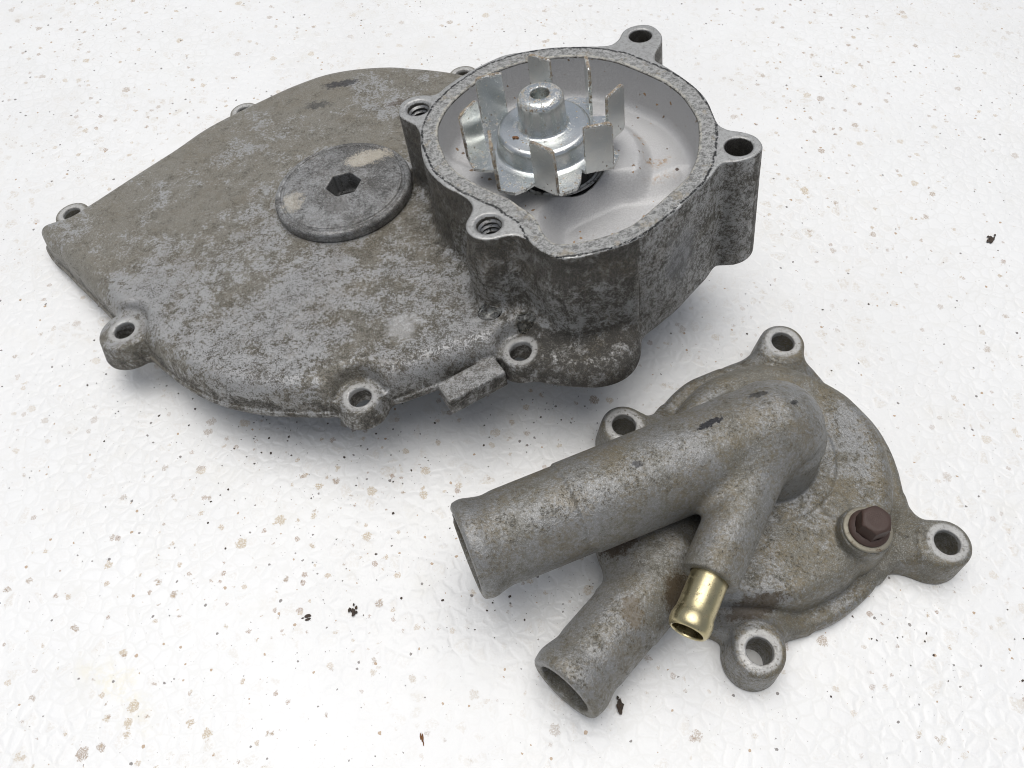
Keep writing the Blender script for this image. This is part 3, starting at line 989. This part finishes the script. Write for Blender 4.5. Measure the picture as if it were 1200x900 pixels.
def comps(p):
    x, y, z = p[:, 0], p[:, 1], p[:, 2]
    u, v = to_rim(x, y)
    do, di = pRimO(u.astype(F32), v.astype(F32)), pRimI(u.astype(F32), v.astype(F32))
    C = {}
    fl = rmax(np.maximum(do, di - 7.2) + z * 0.05, np.abs(z - 3.5) - 3.5, 2.6)
    rr = np.hypot(x - 94, y - 138)
    dome = rmax(di - 0.3 + np.maximum(z - 6, 0) * 0.13, z - (20.0 + 1.6 * np.exp(-(rr / 40) ** 2)), 5.5)
    dome = rmax(dome, -z, 0.5)
    C['disc'] = rmin(fl, dome, 1.6)
    for k, c in EARS.items():
        cc = cyl(x, y, z, c, 9.6, 8.4, 0.0, 15.0 if k != 'west' else 16.0, 1.1)
        # web back to the rim
        dx, dy = EAX[0] - c[0], EAX[1] - c[1]
        L = math.hypot(dx, dy)
        dx, dy = dx / L, dy / L
        s_ = (x - c[0]) * dx + (y - c[1]) * dy
        dist = np.hypot(x - c[0], y - c[1])
        top = 14.2 - 0.85 * np.maximum(dist - 10.0, 0) + 0.28 * np.clip(s_ - 8, 0, 8)
        web = rmax(do - 0.1 + z * 0.06, dist - 24.0, 1.5)
        web = rmax(web, z - top, 1.8)
        web = rmax(web, -z, 0.5)
        C['ear_' + k] = rmin(cc, web, 3.0)
    # inlet: stub rising from the middle, bent over into the long hose spigot
    tz = np.clip((z - 16) / 26, 0, 1)
    re = np.hypot(x - EAX[0], y - EAX[1])
    stub = rmax(re - (20.8 - 3.0 * tz), np.maximum(z - 40, 14 - z), 2.0)
    ball = np.sqrt((x - EAX[0]) ** 2 + (y - EAX[1]) ** 2 + (z - 40.0) ** 2) - 16.6
    pipe, s1, r1 = capcyl(p, IN_A, IN_B, 15.5, 16.2, 0.8)
    s1j = s1 - 4.0 * sstep(43, 36, z)
    step_ = sstep(35.5, 36.4, s1j) * 0.6
    bead = 1.15 * np.exp(-((s1 - 3.5) / 4.2) ** 2) * sstep(12, 2, s1) - 0.35 * np.exp(-((s1 - 10.5) / 2.2) ** 2)
    pipe = pipe - step_ - bead
    C['inlet'] = rmin(rmin(stub, ball, 3.0), pipe, 2.0)
    out, s2, r2 = capcyl(p, OUT_A, OUT_B, 12.6, 12.7, 0.7)
    bead2 = 1.0 * np.exp(-((s2 - 4.0) / 4.0) ** 2) - 0.3 * np.exp(-((s2 - 11) / 2.0) ** 2)
    root = rmax(np.sqrt((x - 50) ** 2 + (y - 112) ** 2 + ((z - 12) * 1.5) ** 2) - 21, -z, 1.0)
    out = out - bead2 - 0.45 * sstep(30.0, 32.0, s2)
    C['outlet'] = rmin(out, root, 5.0)
    sm, s3, r3 = capcyl(p, SM_A, SM_B, 9.2, 10.0, 0.6)
    q3 = p - np.array(SM_A, F32)
    # the underside of the little branch carries a rib down to the cover
    rib = np.abs((x - 61.4) * 0.878 - (y - 90.5) * 0.478) - 4.6
    sl = (x - 61.4) * 0.478 + (y - 90.5) * 0.878
    rib = rmax(rmax(rib, 3.0 - sl, 1.0), np.maximum(z - 36, 8 - z), 1.0)
    rib = rmax(rib, sl - 40, 1.0)
    C['branch'] = rmin(sm, rib, 3.0)
    C['bolt_boss'] = cyl(x, y, z, (119.8, 111.2), 9.9, 8.7, 8.0, 26.0, 1.0)
    return C, (s1, r1), (s2, r2), (s3, r3)


def f_cov(p):
    x, y, z = p[:, 0], p[:, 1], p[:, 2]
    C, (s1, r1), (s2, r2), (s3, r3) = comps(p)
    d = C['disc']
    for k in EARS:
        d = rmin(d, C['ear_' + k], 2.6)
    d = rmin(d, C['outlet'], 4.0)
    d = rmin(d, C['inlet'], 1.5 + 6.5 * sstep(-4, 14, (y - EAX[1]) - 0.35 * (x - EAX[0])))
    d = rmin(d, C['branch'], 4.0)
    d = rmin(d, C['bolt_boss'], 1.2)
    rs = np.hypot(x - EAX[0], y - EAX[1])
    d = d - 0.5 * sstep(27.5, 26.0, rs) * sstep(20, 22, rs) * (z > 15) * (z < 24)
    # low weld-like ridge and a shallow ring on the cover top
    for (ex, ey, er) in ((112.0, 122.0, 5.0),):
        d = d - 0.35 * np.exp(-((np.hypot(x - ex, y - ey) - er) / 0.9) ** 2) * (z > 15)
    d = rmax(d, -np.maximum(r1 - 13.6, s1 - 55), 0.5)
    d = rmax(d, -np.maximum(r2 - 9.6, s2 - 32), 0.7)
    d = rmax(d, -np.maximum(r3 - 6.2, s3 - 14), 0.5)
    for k, c in EARS.items():
        d = rmax(d, -(np.hypot(x - c[0], y - c[1]) - 4.5), 0.6)
    d = rmax(d, -z, 0.3)
    return d


V, Fq, N = surface(f_cov, (-20, 46, -1.5), (166, 210, 59), 0.6)
mach = np.zeros(len(V), F32)
for k, c in EARS.items():
    r = np.hypot(V[:, 0] - c[0], V[:, 1] - c[1])
    mach = np.maximum(mach, sstep(7.4, 6.6, r) * (V[:, 2] > 13.2))
fcn = V[Fq].mean(1).astype(F32)
C, i1, i2, i3 = comps(fcn)
keys = list(C)
lab = np.argmin(np.stack([np.abs(C[k]) if k != 'disc' else np.abs(C[k]) for k in keys], 1), 1)
lab[(i1[1] < 15) & (i1[0] < 56)] = keys.index('inlet')
lab[(i2[1] < 11.5) & (i2[0] < 33)] = keys.index('outlet')
lab[(i3[1] < 7.5) & (i3[0] < 15)] = keys.index('branch')
for k, c in EARS.items():
    lab[np.hypot(fcn[:, 0] - c[0], fcn[:, 1] - c[1]) < 7] = keys.index('ear_' + k)

small = thing('pump_cover', 'smaller grey cast pump cover with two hose spigots and a short brass nipple', 'pump cover', CO * S)


def qc(x_, y_, z_):
    return (x_ - CO[0], y_ - CO[1], z_ - CO[2])


MK_IN = [((qc(64.3, 136.5, 52), (8.0, 1.9, 14), 0.45, 2.6, 0.7, 0.4), (0.012, 0.012, 0.016), 0.95),
         ((qc(81.5, 147.5, 52), (6.0, 1.6, 14), 0.1, 4.0, 0.6, 0.4), (0.02, 0.02, 0.02), 0.8),
         ((qc(92.5, 143.5, 52), (2.2, 1.6, 14), 0.1, 2.0, 0.6, 0.4), (0.015, 0.015, 0.015), 0.9),
         ((qc(39.4, 122.4, 50), (2.8, 1.6, 14), 0.1, 3.0, 0.6, 0.4), (0.05, 0.05, 0.055), 0.7),
         ((qc(50, 116, 30), (12, 5, 9), 0.4, 6.0, 0.3, 0.3), (0.03, 0.027, 0.022), 0.8)]
MK_OUT = [((qc(36, 110, 18), (11, 9, 28), 0.2, 7.0, 0.3, 0.3), (0.05, 0.034, 0.018), 0.95),
          ((qc(55, 89, 18), (9, 14, 28), 0.2, 7.0, 0.3, 0.3), (0.06, 0.04, 0.018), 0.95),
          ((qc(38, 84, 28), (5, 9, 20), 0.2, 7.0, 0.3, 0.3), (0.14, 0.105, 0.06), 0.6)]
MK_DISC = [((qc(80, 88, 18), (16, 5, 20), 0.25, 5.0, 0.4, 0.4), (0.05, 0.035, 0.02), 0.8)]
KW = dict(alu=(0.245, 0.245, 0.24), film=(0.135, 0.126, 0.10), dirt=(0.055, 0.048, 0.038), brown=(0.165, 0.13, 0.07), grain=0.75)
M_disc = cast_material('cover_cast', film_lo=0.40, film_hi=0.54, dirt_lo=0.56, dirt_hi=0.68, brown_amt=0.6, marks=MK_DISC, **KW)
M_in = cast_material('inlet_cast', film_lo=0.38, film_hi=0.62, dirt_lo=0.55, dirt_hi=0.70, brown_amt=0.5, marks=MK_IN, **KW)
M_out = cast_material('outlet_cast', film_lo=0.40, film_hi=0.62, dirt_lo=0.54, dirt_hi=0.68, brown_amt=0.4, marks=MK_OUT, **KW)
nmap = {'disc': ('cover_disc', M_disc), 'inlet': ('inlet_pipe', M_in), 'outlet': ('outlet_pipe', M_out), 'branch': ('branch_pipe', M_in), 'bolt_boss': ('bolt_boss', M_disc)}
parts_small = split_parts(V, Fq, N, lab, [nmap.get(k, ('mounting_ear', M_disc)) for k in keys], small, CO, {'mach': mach, 'gd': mach * 0})


# ---- brass nipple in the branch
def along(A, B, prof, seg=48):
    A, B = np.array(A, float), np.array(B, float)
    ax = (B - A) / np.linalg.norm(B - A)
    a = np.cross(ax, (0, 0, 1))
    a /= np.linalg.norm(a)
    b_ = np.cross(ax, a)
    V_, F_ = [], []
    n_ = len(prof)
    for k in range(seg):
        t = 2 * math.pi * k / seg
        for r_, s_ in prof:
            V_.append(A + ax * s_ + r_ * (math.cos(t) * a + math.sin(t) * b_))
    for k in range(seg):
        k2 = (k + 1) % seg
        for i in range(n_ - 1):
            F_.append((k * n_ + i, k * n_ + i + 1, k2 * n_ + i + 1, k2 * n_ + i))
    return np.array(V_), F_


M_brass = metal_simple('yellow_passivated_brass', (0.55, 0.48, 0.29), 0.29, 1.0, 0.2, dirtcol=(0.10, 0.075, 0.045), dirt=(0.54, 0.66))
nd = (np.array(SM_B) - np.array(SM_A))
nd /= np.linalg.norm(nd)
BA = np.array((52.6, 73.6, 37.7))
prof = [(4.9, 20), (4.9, 1.0)] + arc(5.4, 0.8, 0.5, 180, 270, 2) + [(5.9, 0.5), (6.45, 1.3), (6.75, 2.8), (6.75, 4.2), (6.45, 5.6), (6.15, 6.6), (6.1, 9.0), (6.1, 30)]
Vl, Fl = along(BA, np.array((62.2, 91.8, 38.4)), prof)
mesh_obj('brass_nipple', (Vl - CO) * S, Fl, M_brass, small, angle=35)

# ---- plug bolt
M_bolt = metal_simple('brown_painted_bolt', (0.055, 0.03, 0.022), 0.55, 0.0, 0.7, dirtcol=(0.10, 0.06, 0.04), dirt=(0.62, 0.75))
M_wash = metal_simple('pale_washer', (0.25, 0.23, 0.18), 0.5, 0.4, 0.4, dirtcol=(0.12, 0.08, 0.045), dirt=(0.5, 0.65))
BC = (119.8, 111.2)
Vl, Fl = lathe([(5, 25.8), (8.0, 25.8)] + arc(7.8, 26.5, 0.55, -60, 90, 4) + [(6, 27.3)], 48, BC)
wash = mesh_obj('sealing_washer', (Vl - CO) * S, Fl, M_wash, small, angle=40)
bolt_V, bolt_F = lathe([(5, 27.45), (6.7, 27.3), (6.8, 28.0), (6.3, 28.7), (5.0, 29.1)], 48, BC)
bolt = mesh_obj('plug_bolt', (bolt_V - CO) * S, bolt_F, M_bolt, small, angle=40)


def f_hex(p):
    x, y, z = p[:, 0] - BC[0], p[:, 1] - BC[1], p[:, 2]
    an = 0.32
    u, v = x * math.cos(an) + y * math.sin(an), -x * math.sin(an) + y * math.cos(an)
    hx = np.maximum(np.abs(u) * 0.866 + np.abs(v) * 0.5, np.abs(v)) - 4.75
    r = np.hypot(x, y)
    d = rmax(hx, np.abs(z - 32) - 3.6, 0.35)
    d = rmax(d, (r - 5.0 + (z - 35.0) * 1.6) * 0.55, 0.3)
    return d


V, Fq, N = surface(f_hex, (BC[0] - 9, BC[1] - 9, 27.5), (BC[0] + 9, BC[1] + 9, 39), 0.35)
mesh_obj('hex_head', (V - CO) * S, Fq, M_bolt, bolt, N=N)

# ================================================================== small things lying about
M_crumb = metal_simple('dark_dirt_crumb', (0.06, 0.045, 0.035), 0.8, 0.0, 0.8, dirtcol=(0.14, 0.08, 0.04), dirt=(0.5, 0.7), scale=1.5)
M_rust = metal_simple('rust_flake', (0.20, 0.09, 0.035), 0.8, 0.0, 0.8, dirtcol=(0.05, 0.03, 0.02), dirt=(0.5, 0.65), scale=1.5)


def crumb_mesh(rx, ry, rz, seed, lumps=1):
    r_ = np.random.default_rng(seed)
    V_, F_ = [], []
    nu, nv = (8, 5) if lumps > 1 else (6, 4)
    for L in range(lumps):
        ox, oy = (r_.normal() * 0.7 * rx, r_.normal() * 0.7 * ry) if L else (0, 0)
        sc = r_.uniform(0.25, 0.55) if L else (0.6 if lumps > 1 else 1.0)
        b0 = len(V_)
        for i in range(nv + 1):
            ph = math.pi * i / nv
            for j in range(nu):
                th = 2 * math.pi * j / nu
                k = sc * (1 + r_.uniform(-0.42, 0.38) * (0 < i < nv))
                V_.append((ox + rx * k * math.sin(ph) * math.cos(th), oy + ry * k * math.sin(ph) * math.sin(th), max(0.0, rz * (0.7 + k * math.cos(ph)))))
        for i in range(nv):
            for j in range(nu):
                j2 = (j + 1) % nu
                F_.append((b0 + i * nu + j, b0 + (i + 1) * nu + j, b0 + (i + 1) * nu + j2, b0 + i * nu + j2))
    return np.array(V_), F_


def crumb(name, label, cat, pos, size, rot, mat, seed):
    V_, F_ = crumb_mesh(*size, seed, lumps=9 if 'rust' not in name else 3)
    o = mesh_obj(name, V_ * S, F_, mat, smooth=False)
    o.location = Vector(pos) * S
    o.rotation_euler = (0, 0, rot)
    o['label'] = label
    o['category'] = cat
    return o


def ground(px, py):
    """point on the table seen at this place of the photograph (used once, to read off real positions)"""
    d = right * ((px - 600) / 1009.9) + up * (-(py - 450) / 1009.9) + fwd
    t = 300.0 / -d.z
    return (d.x * t, d.y * t, 0.0)


CR = [('dirt_crumb', 'dark brown dirt crumb alone on the white table right of the pump housing', (1160, 280), (2.2, 1.5, 0.9), 0.7, M_crumb),
      ('dirt_crumb', 'ragged dark crumb on the table just beyond the mouth of the lower spigot', (728, 827), (1.3, 2.0, 1.1), 0.3, M_crumb),
      ('dirt_crumb', 'blackish crumb on bare table left of the long spigot and below the big cover', (415, 718), (1.1, 1.7, 0.8), -0.3, M_crumb),
      ('dirt_crumb', 'flat grey crumb beside the blackish crumb left of the long spigot', (360, 722), (1.7, 0.8, 0.4), 0.3, M_crumb),
      ('rust_flake', 'thin orange brown rust sliver near the bottom edge of the table', (495, 865), (0.6, 2.4, 0.3), 0.15, M_rust)]
for i, (nm, lb, pp, sz, ro, mt) in enumerate(CR):
    crumb(nm, lb, 'crumb' if 'crumb' in nm else 'rust flake', ground(*pp), sz, ro, mt, 40 + i)

# rust chip on the impeller disc
P_chip = (12.3 * A1 + 233.4 * B1 + (D1 + 4.0) * N1)
chip = crumb('rust_flake', 'tiny brown rust chip lying on the shiny disc of the finned wheel', 'rust flake', P_chip, (1.3, 1.0, 0.5), 0.5, M_rust, 77)
chip.matrix_world = Matrix.Translation(Vector(P_chip) * S) @ Rb.to_4x4()

# fine grit scattered on the table: too many to count
gv, gf = [], []
cl = [((620, 480), 60, 60), ((470, 520), 90, 80), ((330, 520), 90, 70), ((640, 690), 60, 70), ((430, 690), 150, 70), ((250, 620), 160, 50), ((950, 380), 120, 40), ((1080, 760), 90, 50), ((700, 60), 400, 40), ((150, 450), 90, 60)]
for (cx, cy), sp, n_ in cl:
    for _ in range(n_):
        px, py = cx + rng.normal() * sp, cy + rng.normal() * sp * 0.5
        if not (-20 < px < 1220 and -20 < py < 920):
            continue
        g = np.array(ground(px, py))
        r_ = 0.10 + 0.34 * rng.random() ** 3.5
        V_, F_ = crumb_mesh(r_ * rng.uniform(0.8, 1.5), r_ * rng.uniform(0.8, 1.3), r_ * 0.5, int(rng.integers(1e6)))
        a = rng.uniform(0, 6.28)
        V_ = V_ @ np.array([[math.cos(a), math.sin(a), 0], [-math.sin(a), math.cos(a), 0], [0, 0, 1]])
        b0 = len(gv)
        gv += list(V_ + g)
        gf += [tuple(i + b0 for i in f_) for f_ in F_]
grit = mesh_obj('grit', np.array(gv) * S, gf, M_crumb, smooth=False)
grit['kind'] = 'stuff'
grit['label'] = 'fine dark grit scattered over the white table'
grit['category'] = 'grit'

# liquid drops left on the big cover
bw = NB('clear_liquid')
M_wet = bw.set(Base_Color=(0.92, 0.93, 0.9), Roughness=0.02, Transmission_Weight=1.0, IOR=1.4)
for (u, v, w_, rx, ry, rot, lb) in ((-2.2, 182.6, -33.0, 4.4, 3.6, 0.2, 'round clear liquid drop on the cover below the front threaded ear'),
                                    (11.4, 179.2, -32.7, 4.0, 3.0, 0.1, 'clear liquid drop against the foot of the pump housing wall')):
    V_, F_ = [], []
    nr, ns = 6, 24
    V_.append((0, 0, 1.15))
    for i in range(1, nr + 1):
        k = i / nr
        for j in range(ns):
            a = 2 * math.pi * j / ns
            wob = 1 + 0.10 * math.sin(2 * a + rot * 9) + 0.06 * math.sin(3 * a + 1)
            V_.append((rx * k * wob * math.cos(a), ry * k * wob * math.sin(a), 1.15 * (1 - k ** 2.4) - 0.1))
    for j in range(ns):
        F_.append((0, 1 + j, 1 + (j + 1) % ns))
    for i in range(nr - 1):
        for j in range(ns):
            j2 = (j + 1) % ns
            F_.append((1 + i * ns + j, 1 + (i + 1) * ns + j, 1 + (i + 1) * ns + j2, 1 + i * ns + j2))
    F_.append([1 + (nr - 1) * ns + j for j in range(ns)][::-1])
    # let the drop lie on the casting: find the metal under every point
    G = np.array(V_)
    top = np.full(len(G), -24.0)
    for _ in range(60):
        f_ = f_big(np.column_stack([u + G[:, 0], v + G[:, 1], top]).astype(F32))
        top = np.where(f_ > 0.03, top - np.maximum(f_, 0.03) * 0.9, top)
    G[:, 2] += np.minimum(top, np.median(top) + 1.6) - w_
    o = mesh_obj('liquid_drop', G * S, F_, M_wet)
    P_ = u * A1 + v * B1 + (w_ + D1) * N1
    o.matrix_world = Matrix.Translation(Vector(P_) * S) @ Rb.to_4x4()
    o['label'] = lb
    o['category'] = 'liquid drop'
